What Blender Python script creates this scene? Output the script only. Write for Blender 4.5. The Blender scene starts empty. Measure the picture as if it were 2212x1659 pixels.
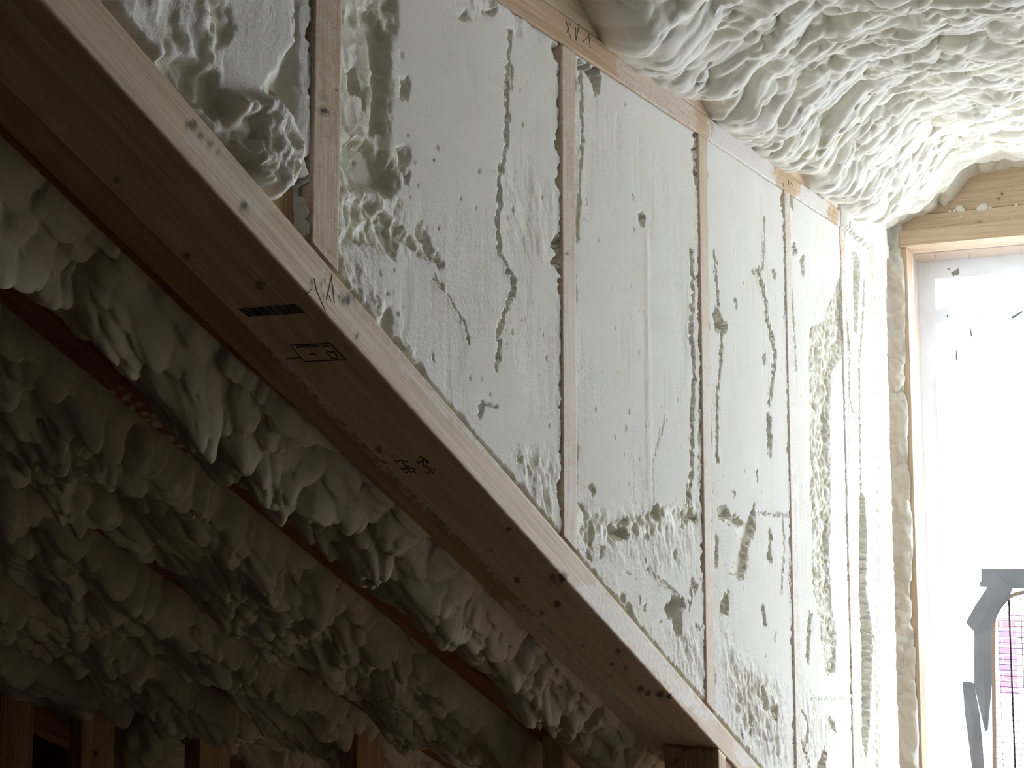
import bpy, math, random
import numpy as np
from mathutils import Vector, Matrix

# ------------------------------------------------------------------ camera, sky, exposure
F, HZ, XV, W, H = 2757.0, 1100.0, 2500.0, 2212.0, 1659.0
Z0 = 1.5                                   # eye height above the floor
CAM = np.array([0.0, -0.61, Z0])
pitch = math.atan((HZ - H / 2) / F)
yaw = math.atan((XV - W / 2) / (F / math.cos(pitch)))
FW = np.array([math.cos(yaw) * math.cos(pitch), math.sin(yaw) * math.cos(pitch), math.sin(pitch)])
RT = np.cross(FW, [0, 0, 1]); RT /= np.linalg.norm(RT)
UP = np.cross(RT, FW)

scn = bpy.context.scene
col = scn.collection
cd = bpy.data.cameras.new('camera'); cam = bpy.data.objects.new('camera', cd); col.objects.link(cam)
cd.sensor_width = 36; cd.lens = F / W * 36; cd.clip_start = 0.01
cam.matrix_world = Matrix(((RT[0], UP[0], -FW[0], CAM[0]), (RT[1], UP[1], -FW[1], CAM[1]), (RT[2], UP[2], -FW[2], CAM[2]), (0, 0, 0, 1)))
scn.camera = cam
vs = scn.view_settings
vs.view_transform = 'Standard'; vs.look = 'None'; vs.gamma = 1; vs.use_curve_mapping = False
vs.exposure = 0.33
scn.cycles.diffuse_bounces = 6; scn.cycles.max_bounces = 14; scn.cycles.transparent_max_bounces = 16
scn.cycles.use_denoising = True; scn.cycles.sample_clamp_indirect = 8
world = bpy.data.worlds.new('sky'); scn.world = world; world.use_nodes = True
bg = world.node_tree.nodes['Background']
bg.inputs[0].default_value = (0.87, 0.935, 1.0, 1); bg.inputs[1].default_value = 9.0
# a portal across the window opening: it adds no light, it only guides the sky light in
ld = bpy.data.lights.new('window_portal', 'AREA'); ld.shape = 'RECTANGLE'; ld.size = 1.84; ld.size_y = 1.9
ld.cycles.is_portal = True
lo_ = bpy.data.objects.new('window_portal', ld); col.objects.link(lo_)
lo_.location = (3.83, -0.99, Z0 - 0.22)
lo_.rotation_euler = (0, math.radians(90), 0)   # faces -X

# ------------------------------------------------------------------ picking points from the photograph
def ray(x, y):
    d = FW * F + RT * (x - W / 2) + UP * (H / 2 - y); return d / np.linalg.norm(d)
def onY(x, y, Y=0.0):
    d = ray(x, y); return CAM + d * ((Y - CAM[1]) / d[1])
def onX(x, y, X=3.5):
    d = ray(x, y); return CAM + d * ((X - CAM[0]) / d[0])
def onPl(x, y, n, k):
    d = ray(x, y); n = np.array(n); return CAM + d * ((k - n @ CAM) / (n @ d))
def proj(P):
    v = P - CAM; z = v @ FW
    return W / 2 + F * (v @ RT) / z, H / 2 - F * (v @ UP) / z

# ------------------------------------------------------------------ noise
def _h(i, j, s):
    n = (i.astype(np.int64) * 374761393 + j.astype(np.int64) * 668265263 + int(s) * 1442695041) & 0xffffffff
    n = ((n ^ (n >> 13)) * 1274126177) & 0xffffffff
    return ((n ^ (n >> 16)) & 0xffffff) / float(0x1000000)
def noise(x, y, s=0):
    i = np.floor(x); j = np.floor(y); fx = x - i; fy = y - j
    u = fx * fx * fx * (fx * (fx * 6 - 15) + 10); v = fy * fy * fy * (fy * (fy * 6 - 15) + 10)
    def g(a, b):
        t = _h(i + a, j + b, s) * 2 * np.pi; return np.cos(t) * (fx - a) + np.sin(t) * (fy - b)
    return ((g(0, 0) * (1 - u) + g(1, 0) * u) * (1 - v) + (g(0, 1) * (1 - u) + g(1, 1) * u) * v) * 1.5
def fbm(x, y, s=0, o=4):
    r = 0; a = 1.0
    for k in range(o):
        r = r + a * noise(x * 2 ** k, y * 2 ** k, s + k * 17); a *= 0.5
    return r
def bumps(x, y, s=0, r0=0.55, r1=1.15):
    """packed round lumps (the highest of many spherical caps)"""
    i = np.floor(x); j = np.floor(y); h = np.zeros_like(x)
    for a in (-1, 0, 1):
        for b in (-1, 0, 1):
            px = i + a + _h(i + a, j + b, s); py = j + b + _h(i + a, j + b, s + 5)
            r = r0 + (r1 - r0) * _h(i + a, j + b, s + 9) ** 1.5
            lift = 0.35 * _h(i + a, j + b, s + 13)
            d2 = ((x - px) ** 2 + (y - py) ** 2) / (r * r)
            h = np.maximum(h, np.where(d2 < 1, np.sqrt(np.maximum(0, 1 - d2)) * r + lift * np.minimum(1, (1 - d2) * 6), 0))
    return h
def crease(x, y, s=0):
    """distance to the borders of crumpled cells"""
    i = np.floor(x); j = np.floor(y); f1 = np.full_like(x, 9.0); f2 = np.full_like(x, 9.0)
    for a in (-1, 0, 1):
        for b in (-1, 0, 1):
            d = np.hypot(x - i - a - _h(i + a, j + b, s), y - j - b - _h(i + a, j + b, s + 3))
            f2 = np.minimum(f2, np.maximum(f1, d)); f1 = np.minimum(f1, d)
    return f2 - f1
def sst(x, a, b):
    t = np.clip((x - a) / (b - a), 0, 1); return t * t * (3 - 2 * t)

# ------------------------------------------------------------------ materials
def mat(name):
    m = bpy.data.materials.new(name); m.use_nodes = True
    nt = m.node_tree; return m, nt, nt.nodes['Principled BSDF']
def N(nt, t, **kw):
    n = nt.nodes.new(t)
    for k, v in kw.items(): setattr(n, k, v)
    return n
def attr(nt, name):
    n = N(nt, 'ShaderNodeAttribute'); n.attribute_name = name; return n
def mixc(nt, fac, a, b, mode='MIX'):
    n = N(nt, 'ShaderNodeMix', data_type='RGBA', blend_type=mode)
    for sock, v in ((n.inputs[0], fac), (n.inputs[6], a), (n.inputs[7], b)):
        if isinstance(v, (int, float)): sock.default_value = v
        elif isinstance(v, tuple): sock.default_value = v + (1,) if len(v) == 3 else v
        else: nt.links.new(v, sock)
    return n.outputs[2]
def ramp(nt, src, a, b):
    n = N(nt, 'ShaderNodeMapRange'); nt.links.new(src, n.inputs[0])
    n.inputs[1].default_value = a; n.inputs[2].default_value = b; return n.outputs[0]

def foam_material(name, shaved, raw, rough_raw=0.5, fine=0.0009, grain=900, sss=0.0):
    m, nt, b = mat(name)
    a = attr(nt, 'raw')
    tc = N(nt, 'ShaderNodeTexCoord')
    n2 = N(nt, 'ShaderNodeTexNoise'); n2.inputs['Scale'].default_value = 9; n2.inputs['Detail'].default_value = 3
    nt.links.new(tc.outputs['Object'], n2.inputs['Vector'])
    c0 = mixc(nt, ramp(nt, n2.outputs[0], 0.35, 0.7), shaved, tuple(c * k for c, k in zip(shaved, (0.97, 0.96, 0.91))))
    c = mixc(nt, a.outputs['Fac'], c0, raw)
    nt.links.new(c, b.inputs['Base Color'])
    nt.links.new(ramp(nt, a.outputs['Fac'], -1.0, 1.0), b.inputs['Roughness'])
    mr = N(nt, 'ShaderNodeMapRange'); nt.links.new(a.outputs['Fac'], mr.inputs[0])
    mr.inputs[3].default_value = 0.85; mr.inputs[4].default_value = rough_raw
    nt.links.new(mr.outputs[0], b.inputs['Roughness'])
    n1 = N(nt, 'ShaderNodeTexNoise'); n1.inputs['Scale'].default_value = grain; n1.inputs['Detail'].default_value = 2
    mp = N(nt, 'ShaderNodeMapping'); mp.inputs['Scale'].default_value = (1, 1, 0.8)
    nt.links.new(tc.outputs['Object'], mp.inputs[0]); nt.links.new(mp.outputs[0], n1.inputs['Vector'])
    b.inputs['Subsurface Weight'].default_value = sss; b.inputs['Subsurface Scale'].default_value = 0.012
    b.inputs['Subsurface Radius'].default_value = (1.0, 0.9, 0.6)
    bp = N(nt, 'ShaderNodeBump'); bp.inputs['Distance'].default_value = fine; bp.inputs['Strength'].default_value = 0.85
    nt.links.new(n1.outputs[0], bp.inputs['Height']); nt.links.new(bp.outputs[0], b.inputs['Normal'])
    return m
M_foam = foam_material('shaved_foam', (0.88, 0.855, 0.805), (0.82, 0.80, 0.655), sss=0.35)
M_lump = foam_material('raw_foam', (0.86, 0.84, 0.78), (0.80, 0.76, 0.56), 0.33, 0.0004, 350)
M_foam_shaded = foam_material('raw_foam_shaded', (0.60, 0.53, 0.42), (0.52, 0.45, 0.33), 0.38, 0.0004, 350)  # same raw foam, attic shade put into a darker base colour

def wood_material(name, c1, c2, knot=(0.06, 0.025, 0.012)):
    m, nt, b = mat(name)
    g = attr(nt, 'grain')
    mp = N(nt, 'ShaderNodeMapping'); mp.inputs['Scale'].default_value = (2.2, 42, 42)
    nt.links.new(g.outputs['Vector'], mp.inputs[0])
    n1 = N(nt, 'ShaderNodeTexNoise'); n1.inputs['Scale'].default_value = 1.6; n1.inputs['Detail'].default_value = 5
    n1.inputs['Distortion'].default_value = 0.6
    nt.links.new(mp.outputs[0], n1.inputs['Vector'])
    mp2 = N(nt, 'ShaderNodeMapping'); mp2.inputs['Scale'].default_value = (6, 420, 420)
    nt.links.new(g.outputs['Vector'], mp2.inputs[0])
    n2 = N(nt, 'ShaderNodeTexNoise'); n2.inputs['Scale'].default_value = 1.2; n2.inputs['Detail'].default_value = 2
    nt.links.new(mp2.outputs[0], n2.inputs['Vector'])
    c = mixc(nt, ramp(nt, n1.outputs[0], 0.33, 0.68), c1, c2)
    c = mixc(nt, ramp(nt, n2.outputs[0], 0.35, 1.0), c, tuple(x * 0.55 for x in c2))
    st = attr(nt, 'stain'); c = mixc(nt, st.outputs['Fac'], c, knot)
    du = attr(nt, 'dust'); c = mixc(nt, du.outputs['Fac'], c, (0.80, 0.76, 0.72))
    nt.links.new(c, b.inputs['Base Color']); b.inputs['Roughness'].default_value = 0.62
    b.inputs['Specular IOR Level'].default_value = 0.3
    bp = N(nt, 'ShaderNodeBump'); bp.inputs['Distance'].default_value = 0.0006; bp.inputs['Strength'].default_value = 0.5
    nt.links.new(n2.outputs[0], bp.inputs['Height']); nt.links.new(bp.outputs[0], b.inputs['Normal'])
    return m
M_pine = wood_material('pine', (0.74, 0.54, 0.36), (0.60, 0.40, 0.23))
M_pale = wood_material('pale_pine', (0.80, 0.63, 0.46), (0.70, 0.52, 0.35))
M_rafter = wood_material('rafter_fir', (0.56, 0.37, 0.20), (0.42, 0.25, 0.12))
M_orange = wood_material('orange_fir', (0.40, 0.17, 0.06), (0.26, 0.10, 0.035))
def plain(name, c, rough=0.8, spec=0.3):
    m, nt, b = mat(name)
    tc = N(nt, 'ShaderNodeTexCoord'); n = N(nt, 'ShaderNodeTexNoise'); n.inputs['Scale'].default_value = 14; n.inputs['Detail'].default_value = 6
    nt.links.new(tc.outputs['Object'], n.inputs['Vector'])
    nt.links.new(mixc(nt, ramp(nt, n.outputs[0], 0.3, 0.7), c, tuple(x * 0.82 for x in c)), b.inputs['Base Color'])
    b.inputs['Roughness'].default_value = rough; b.inputs['Specular IOR Level'].default_value = spec; return m
M_ply = plain('plywood_sheathing', (0.42, 0.25, 0.12))
M_floor = plain('attic_floor', (0.15, 0.105, 0.065))
M_bounce_floor = plain('pale_bounce_floor', (0.58, 0.42, 0.28))
M_shell = plain('unfinished_wall', (0.08, 0.06, 0.045))
M_white_wall = plain('foamed_wall', (0.31, 0.295, 0.27))
M_ink = plain('black_ink', (0.07, 0.05, 0.04))
M_pencil = plain('pencil', (0.10, 0.085, 0.075))
M_tape = plain('grey_tape', (0.42, 0.47, 0.56), 0.45, 0.5)
M_vinyl = plain('white_vinyl', (0.84, 0.88, 0.93), 0.4)
M_wire = plain('wire', (0.10, 0.08, 0.14), 0.4)
M_rim = plain('beige_plastic', (0.62, 0.52, 0.44), 0.5)
M_ground = plain('outdoor_ground', (0.6, 0.58, 0.55))

def brick_material():
    m, nt, b = mat('brick')
    tc = N(nt, 'ShaderNodeTexCoord'); br = N(nt, 'ShaderNodeTexBrick')
    sp = N(nt, 'ShaderNodeSeparateXYZ'); cb = N(nt, 'ShaderNodeCombineXYZ'); nt.links.new(tc.outputs['Object'], sp.inputs[0])
    nt.links.new(sp.outputs[1], cb.inputs[0]); nt.links.new(sp.outputs[2], cb.inputs[1]); nt.links.new(cb.outputs[0], br.inputs['Vector'])
    br.inputs['Scale'].default_value = 4.5; br.inputs['Color1'].default_value = (0.19, 0.085, 0.10, 1)
    br.inputs['Color2'].default_value = (0.13, 0.085, 0.16, 1); br.inputs['Mortar'].default_value = (0.5, 0.45, 0.45, 1)
    nt.links.new(br.outputs[0], b.inputs['Base Color']); b.inputs['Roughness'].default_value = 0.9; return m
M_brick = brick_material()

def film_material(name, col_, trans, tint):
    """thin plastic film: part clear, part milky"""
    m = bpy.data.materials.new(name); m.use_nodes = True; nt = m.node_tree; nt.nodes.clear()
    out = N(nt, 'ShaderNodeOutputMaterial'); tr = N(nt, 'ShaderNodeBsdfTransparent'); tl = N(nt, 'ShaderNodeBsdfTranslucent')
    gl = N(nt, 'ShaderNodeBsdfGlossy'); gl.inputs['Roughness'].default_value = 0.25; gl.inputs[0].default_value = (0.9, 0.95, 1, 1)
    tr.inputs[0].default_value = tint + (1,); tl.inputs[0].default_value = col_ + (1,)
    m1 = N(nt, 'ShaderNodeMixShader'); m1.inputs[0].default_value = trans
    nt.links.new(tl.outputs[0], m1.inputs[1]); nt.links.new(tr.outputs[0], m1.inputs[2])
    m2 = N(nt, 'ShaderNodeMixShader'); m2.inputs[0].default_value = 0.05
    nt.links.new(m1.outputs[0], m2.inputs[1]); nt.links.new(gl.outputs[0], m2.inputs[2])
    nt.links.new(m2.outputs[0], out.inputs[0]); return m
M_film = film_material('plastic_film', (0.90, 0.95, 1.0), 0.76, (0.93, 0.97, 1.0))
M_white = film_material('white_sheet', (0.92, 0.95, 0.97), 0.30, (0.97, 0.98, 1.0))

# ------------------------------------------------------------------ mesh helpers
def tag(o, label=None, cat=None, group=None, kind=None):
    if label: o['label'] = label
    if cat: o['category'] = cat
    if group: o['group'] = group
    if kind: o['kind'] = kind
    return o
def mesh_obj(name, V, Fs, m, parent=None, smooth=True, attrs=None):
    me = bpy.data.meshes.new(name)
    V = np.asarray(V, dtype=np.float64)
    me.from_pydata(V.tolist() if len(V) < 3000 else [], [], Fs) if len(V) < 3000 else None
    if len(V) >= 3000:
        quads, ngons = Fs if isinstance(Fs, tuple) else (np.array(Fs), [])
        me.vertices.add(len(V)); me.vertices.foreach_set('co', V.astype(np.float32).ravel())
        loops = quads.ravel().tolist(); starts = (np.arange(len(quads)) * quads.shape[1]).tolist(); tot = [quads.shape[1]] * len(quads)
        for g in ngons: starts.append(len(loops)); tot.append(len(g)); loops.extend(g)
        me.loops.add(len(loops)); me.loops.foreach_set('vertex_index', np.array(loops, dtype=np.int32))
        me.polygons.add(len(starts)); me.polygons.foreach_set('loop_start', np.array(starts, dtype=np.int32))
        me.polygons.foreach_set('loop_total', np.array(tot, dtype=np.int32))
    me.update(calc_edges=True); me.validate()
    for k, a in (attrs or {}).items():
        a = np.asarray(a, dtype=np.float32)
        if a.ndim == 1: at = me.attributes.new(k, 'FLOAT', 'POINT'); at.data.foreach_set('value', a)
        else: at = me.attributes.new(k, 'FLOAT_VECTOR', 'POINT'); at.data.foreach_set('vector', a.ravel())
    me.polygons.foreach_set('use_smooth', [smooth] * len(me.polygons))
    me.materials.append(m)
    o = bpy.data.objects.new(name, me); col.objects.link(o)
    if parent: o.parent = parent
    return o
def box(name, x0, x1, y0, y1, z0, z1, m, parent=None):
    V = [(x, y, z) for x in (x0, x1) for y in (y0, y1) for z in (z0, z1)]
    Fs = [(0, 1, 3, 2), (4, 6, 7, 5), (0, 4, 5, 1), (2, 3, 7, 6), (0, 2, 6, 4), (1, 5, 7, 3)]
    return mesh_obj(name, V, Fs, m, parent, False)
def struct(o): o['kind'] = 'structure'; return o

def sheet(name, P, raw, m, back, parent=None):
    """displaced surface P (nu, nv, 3) closed round its edge back to `back`"""
    nu, nv = P.shape[:2]
    idx = np.arange(nu * nv).reshape(nu, nv)
    q = np.stack([idx[:-1, :-1], idx[1:, :-1], idx[1:, 1:], idx[:-1, 1:]], -1).reshape(-1, 4)
    ring = np.concatenate([idx[:, 0], idx[-1, 1:], idx[-2::-1, -1], idx[0, -2:0:-1]])
    V = P.reshape(-1, 3); R = back(V[ring].copy()); n0 = len(V); k = len(ring)
    r2 = np.arange(k) + n0
    sk = np.stack([ring, r2, np.roll(r2, -1), np.roll(ring, -1)], -1)
    V = np.vstack([V, R]); q = np.vstack([q, sk])
    a = np.concatenate([raw.ravel(), np.zeros(k)])
    return mesh_obj(name, V, (q, [r2[::-1].tolist()]), m, parent, True, {'raw': a})

def inpoly(x, y, pts):
    """signed distance in px (positive inside) to a polygon"""
    pts = np.array(pts, float); d = np.full(x.shape, 1e9); ins = np.zeros(x.shape, bool)
    for (ax, ay), (bx, by) in zip(pts, np.roll(pts, -1, 0)):
        ex, ey = bx - ax, by - ay; t = np.clip(((x - ax) * ex + (y - ay) * ey) / (ex * ex + ey * ey + 1e-9), 0, 1)
        d = np.minimum(d, np.hypot(x - ax - t * ex, y - ay - t * ey))
        c = ((ay > y) != (by > y)) & (x < ex * (y - ay) / (by - ay + 1e-12) + ax); ins ^= c
    return np.where(ins, d, -d)
def toline(x, y, pts):
    pts = np.array(pts, float); d = np.full(x.shape, 1e9)
    for (ax, ay), (bx, by) in zip(pts[:-1], pts[1:]):
        ex, ey = bx - ax, by - ay; t = np.clip(((x - ax) * ex + (y - ay) * ey) / (ex * ex + ey * ey + 1e-9), 0, 1)
        d = np.minimum(d, np.hypot(x - ax - t * ex, y - ay - t * ey))
    return d

def wood(name, sect, place, m, parent=None, knots=(), dust=(), step=0.003, ring=0.003, base_dust=0.0, seed=1, L=1.0, specks=()):
    """a board: rounded w x t cross section swept by place(a, b, f) -> point; knots and overspray are marks on it"""
    w, t = sect; r = 0.0022; per = []
    def side(x0, y0, x1, y1):
        n = max(1, int(math.hypot(x1 - x0, y1 - y0) / step))
        for k in range(n): per.append((x0 + (x1 - x0) * k / n, y0 + (y1 - y0) * k / n))
    def arc(cx, cy, a0):
        for k in range(3):
            a = a0 + k * math.pi / 6; per.append((cx + r * math.cos(a), cy + r * math.sin(a)))
    side(r, 0, w - r, 0); arc(w - r, r, -math.pi / 2); side(w, r, w, t - r); arc(w - r, t - r, 0)
    side(w - r, t, r, t); arc(r, t - r, math.pi / 2); side(0, t - r, 0, r); arc(r, r, math.pi)
    per = np.array(per); n = len(per); nl = max(2, int(L / ring)) + 1
    f = np.linspace(0, 1, nl)
    A = np.tile(per[:, 0], nl); B = np.tile(per[:, 1], nl); Fr = np.repeat(f, n)
    V = place(A, B, Fr)
    idx = np.arange(nl * n).reshape(nl, n)
    q = np.stack([idx[:-1], np.roll(idx[:-1], -1, 1), np.roll(idx[1:], -1, 1), idx[1:]], -1).reshape(-1, 4)
    grain = np.stack([Fr * L + seed * 3.7, A + seed * 0.31, B + seed * 0.17], -1)
    x, y = proj(V)
    stain = np.zeros(len(V)); du = np.full(len(V), float(base_dust))
    nz = fbm(Fr * L * 160, (A + B) * 160, seed)
    nz2 = fbm(Fr * L * 30, (A + B) * 30, seed + 4)
    du = np.clip(du * (0.55 + 1.3 * nz + 0.8 * nz2), 0, 0.9)
    for kx, ky, kr, ks in knots:
        d = np.hypot(x - kx, y - ky) / kr + 0.35 * nz
        stain = np.maximum(stain, ks * (1 - sst(d, 0.45, 1.1)))
    for pts, k in dust:
        s = inpoly(x, y, pts) + nz * 6 + nz2 * 8
        du = np.maximum(du, k * sst(s, -3, 6) * np.clip((0.75 if k < .98 else 1.1) + nz * 0.6, 0, 1))
    for pts, wd, k in specks:
        d = toline(x, y, pts); du = np.maximum(du, k * (1 - sst(d, wd * 0.4, wd)) * sst(nz + 0.3 * nz2, 0.0, 0.25))
    du = du * (1 - np.clip(stain * 1.2, 0, 1))
    o = mesh_obj(name, V, (q, [idx[0][::-1].tolist(), idx[-1].tolist()]) if len(V) >= 3000 else q.tolist() + [idx[0][::-1].tolist(), idx[-1].tolist()],
                 m, parent, True, {'grain': grain, 'stain': stain, 'dust': du})
    return o

# ------------------------------------------------------------------ lines of the building
zp = lambda X: Z0 + 0.5536 + 0.0530 * (X - 1.342)       # underside of the top plate
PT = 0.038
zb = lambda X: Z0 + 0.5964 - 0.5013 * X                 # underside of the sloped bottom plate
zt = lambda X: Z0 + 0.6400 - 0.4995 * X                 # its top
SL = math.hypot(1, 0.5013); SD = np.array([1 / SL, 0, -0.5013 / SL]); ND = np.array([-0.5013 / SL, 0, -1 / SL])
XK = 1.908                                              # knee wall

# shell
struct(box('floor', -3.2, 3.9, -2.5, 3.2, -0.1, 0, M_floor))
struct(box('floor_bounce', 2.0, 3.60, -2.39, -0.02, 0.0005, 0.02, M_bounce_floor))  # unseen pale floor area, added to bounce light up under the plank
struct(box('wall_back', -3.3, -3.2, -2.5, 3.2, 0, 5.2, M_shell))
struct(box('wall_right', -3.2, 3.9, -2.5, -2.4, 0, 5.2, M_white_wall))
struct(box('wall_left', -3.2, 3.9, 3.1, 3.2, 0, 5.2, M_shell))
def slab(name, X0, X1, Y0, Y1, off, th, m):
    V = []
    for X in (X0, X1):
        for Y in (Y0, Y1):
            for k in (off, off + th):
                p = np.array([X, Y, zb(X)]) - ND * k; V.append(p)
    return struct(mesh_obj(name, V, [(0, 1, 3, 2), (4, 6, 7, 5), (0, 4, 5, 1), (2, 3, 7, 6), (0, 2, 6, 4), (1, 5, 7, 3)], m, None, False))
slab('ceiling_slope', -3.4, 4.2, 0.092, 3.2, 0.19, 0.03, M_ply)
slab('ceiling_rear', -3.4, -0.15, -2.5, 0.092, 0.19, 0.03, M_ply)
struct(box('ceiling_deck', -0.5, 3.9, -2.5, 0.3, Z0 + 0.98, Z0 + 1.05, M_ply))
# sheathing outside the cheek wall studs
V = [(0.0, y, zt(0.0)) for y in (0.092, 0.11)] + [(3.6, y, zt(3.6)) for y in (0.092, 0.11)] + [(3.6, y, Z0 + 0.99) for y in (0.092, 0.11)] + [(-0.3, y, Z0 + 0.99) for y in (0.092, 0.11)]
struct(mesh_obj('wall_cheek', V, [(0, 2, 4, 6), (1, 7, 5, 3), (0, 1, 3, 2), (2, 3, 5, 4), (4, 5, 7, 6), (6, 7, 1, 0)], M_ply, None, False))
# window wall; opening enlarged out of view, lower and wider, for more light
YW0, YW1, ZW0, ZW1 = -0.030, -1.95, Z0 - 1.14, Z0 + 0.70
def wallhole(name, x0, x1, m):
    Ys = [3.2, YW0, YW1, -2.5]; Zs = [0, ZW0, ZW1, Z0 + 1.0]; V = []; Fs = []
    for x in (x0, x1):
        for y in Ys:
            for z in Zs: V.append((x, y, z))
    g = lambda s, a, b: s * 16 + a * 4 + b
    for a in range(3):
        for b in range(3):
            if a == 1 and b == 1: continue
            Fs.append((g(0, a, b), g(0, a + 1, b), g(0, a + 1, b + 1), g(0, a, b + 1)))
            Fs.append((g(1, a, b), g(1, a, b + 1), g(1, a + 1, b + 1), g(1, a + 1, b)))
    Fs += [(g(0, 1, 1), g(0, 1, 2), g(1, 1, 2), g(1, 1, 1)), (g(0, 2, 2), g(0, 2, 1), g(1, 2, 1), g(1, 2, 2)),
           (g(0, 1, 2), g(0, 2, 2), g(1, 2, 2), g(1, 1, 2)), (g(0, 2, 1), g(0, 1, 1), g(1, 1, 1), g(1, 2, 1))]
    return struct(mesh_obj(name, V, Fs, m, None, False))
wallhole('wall_front', 3.602, 3.80, M_ply)

# ------------------------------------------------------------------ sloped bottom plate, rafters
def along(X0, X1, Y0, off):
    """place() for members lying in the roof slope: a = across (+Y), b = up from the underside"""
    def f(a, b, fr):
        X = X0 + (X1 - X0) * fr
        P = np.stack([X, np.full_like(X, Y0) + a, zb(X)], -1) - ND * (b + off)[:, None]
        return P
    return f
kn = [(415, 270, 15, .8), (432, 292, 12, .7), (455, 312, 10, .6), (470, 330, 8, .5), (528, 445, 11, .9), (530, 452, 20, .3), (748, 648, 13, 1), (748, 648, 24, .35), (730, 642, 5, 1),
      (762, 642, 4, .9), (771, 726, 5, 1), (674, 609, 5, 1), (700, 608, 5, 1), (694, 613, 3.5, 1), (686, 613, 3, .8), (695, 639, 4, 1),
      (562, 616, 13, .6), (402, 553, 12, .6), (1215, 1247, 14, .9), (1195, 1246, 12, .7), (1200, 1250, 24, .3), (1118, 1252, 9, .8), (1204, 1304, 10, .85), (1170, 1325, 7, .6),
      (1098, 1143, 7, .8), (818, 970, 10, .7), (828, 1000, 9, .8), (1383, 1488, 10, .8), (1335, 1407, 8, .8), (1322, 1435, 6, .8), (1352, 1443, 5, .8),
      (1400, 1497, 9, .8), (1425, 1500, 11, .9), (1445, 1503, 9, .9), (1260, 1395, 5, .6), (1320, 1460, 6, .5), (1060, 1190, 5, .5), (250, 388, 10, .6), (98, 60, 6, .5), (850, 985, 6, .5), (1505, 1563, 5, .6)]
du = [([(400, 230), (470, 300), (600, 450), (560, 470), (480, 400), (400, 310)], .35),
      ([(850, 780), (900, 810), (990, 900), (960, 900), (880, 820)], .45),
      ([(1225, 1265), (1290, 1260), (1400, 1380), (1500, 1500), (1560, 1560), (1520, 1560), (1400, 1440), (1300, 1340)], .75),
      ([(1440, 1480), (1500, 1500), (1520, 1530), (1480, 1525)], .9), ([(1585, 1600), (1620, 1625), (1640, 1659), (1600, 1659)], .85),
      ([(620, 520), (700, 600), (840, 760), (800, 750), (700, 640)], .2)]
beam = wood('sloped_bottom_plate', (0.089, 0.0388), along(0.30, 2.75, 0.0, 0.0), M_pale, knots=kn, dust=du, step=0.003, ring=0.0022, seed=2, L=2.7,
            specks=[([(700, 590), (860, 760), (1000, 920), (1180, 1110)], 12, .5), ([(500, 652), (600, 757), (760, 925), (880, 1052)], 8, .5), ([(1190, 1220), (1400, 1460)], 10, .6), ([(1280, 1450), (1430, 1590)], 12, .4)])
tag(beam, 'pale pine plank running diagonally down the picture with barcode and ink stamps on its underside', 'bottom plate')

def decal(name, polys, pick, nrm, m, parent, th=0.0003):
    V = []; Fs = []
    for p in polys:
        b = len(V); q = [pick(*a) for a in p]; k = len(q)
        V += [v + nrm * th for v in q] + [v - nrm * th * 3 for v in q]
        Fs.append(tuple(range(b, b + k))); Fs.append(tuple(range(b + 2 * k - 1, b + k - 1, -1)))
        for i in range(k): Fs.append((b + i, b + (i + 1) % k, b + k + (i + 1) % k, b + k + i))
    return mesh_obj(name, V, Fs, m, parent, False)
def strokes(pts, w):
    out = []
    for (ax, ay), (bx, by) in zip(pts[:-1], pts[1:]):
        L = math.hypot(bx - ax, by - ay) + 1e-6; nx, ny = -(by - ay) / L * w / 2, (bx - ax) / L * w / 2
        out.append([(ax + nx, ay + ny), (bx + nx, by + ny), (bx - nx, by - ny), (ax - nx, ay - ny)])
    return out
KB = float(-ND @ np.array([0, 0, zb(0.0)]))
under = lambda x, y: onPl(x, y, -ND, KB)
front = lambda x, y: onY(x, y, 0.0)
NF = np.array([0, -1.0, 0])
rnd = random.Random(7)
bars = []; t = 0.0
while t < 0.98:
    wd = rnd.choice([.008, .014, .022, .034]); g = rnd.choice([.006, .010, .016])
    L_ = lambda s, e: ((515 + 125 * s + e * 22), (667 - 11 * s + e * (17 + 3 * s)))
    bars.append([L_(t, 0), L_(min(1, t + wd), 0), L_(min(1, t + wd), 1), L_(t, 1)]); t += wd + g
decal('barcode', bars, under, ND, M_ink, beam)
decal('stamp_frame', strokes([(627, 745), (713, 741), (748, 777), (658, 781), (627, 745)], 1.7), under, ND, M_ink, beam)
decal('stamp_logo', strokes([(704, 760), (708, 757), (714, 761), (722, 759.5), (728, 770), (729, 776), (724, 775), (715, 772), (712, 768), (704, 760)], 1.9) + strokes([(669, 765), (676, 764), (683, 767)], 3), under, ND, M_ink, beam)
sc = []
for pts in ([(853, 994), (858, 998), (862, 995), (868, 994), (872, 999), (876, 996), (881, 998)], [(869, 1001), (873, 1002), (875, 1006), (880, 1008), (884, 1007)],
            [(865, 1010), (870, 1014), (876, 1011), (882, 1013), (888, 1010), (893, 1012), (897, 1016)], [(874, 1019), (878, 1022), (884, 1016), (888, 1021), (893, 1017), (899, 1022)],
            [(900, 995), (904, 1001), (910, 996), (916, 1000), (912, 990), (920, 994), (924, 1001)], [(914, 1002), (917, 1008), (920, 1005), (926, 1010), (930, 1015)],
            [(918, 1018), (924, 1022), (930, 1016), (934, 1012), (928, 1020)], [(939, 1011), (936, 1022), (932, 1022)], [(905, 985), (912, 989), (920, 993), (927, 1000)]):
    sc += strokes(pts, 2.3)
decal('ink_stamp', sc, under, ND, M_ink, beam)
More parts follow.
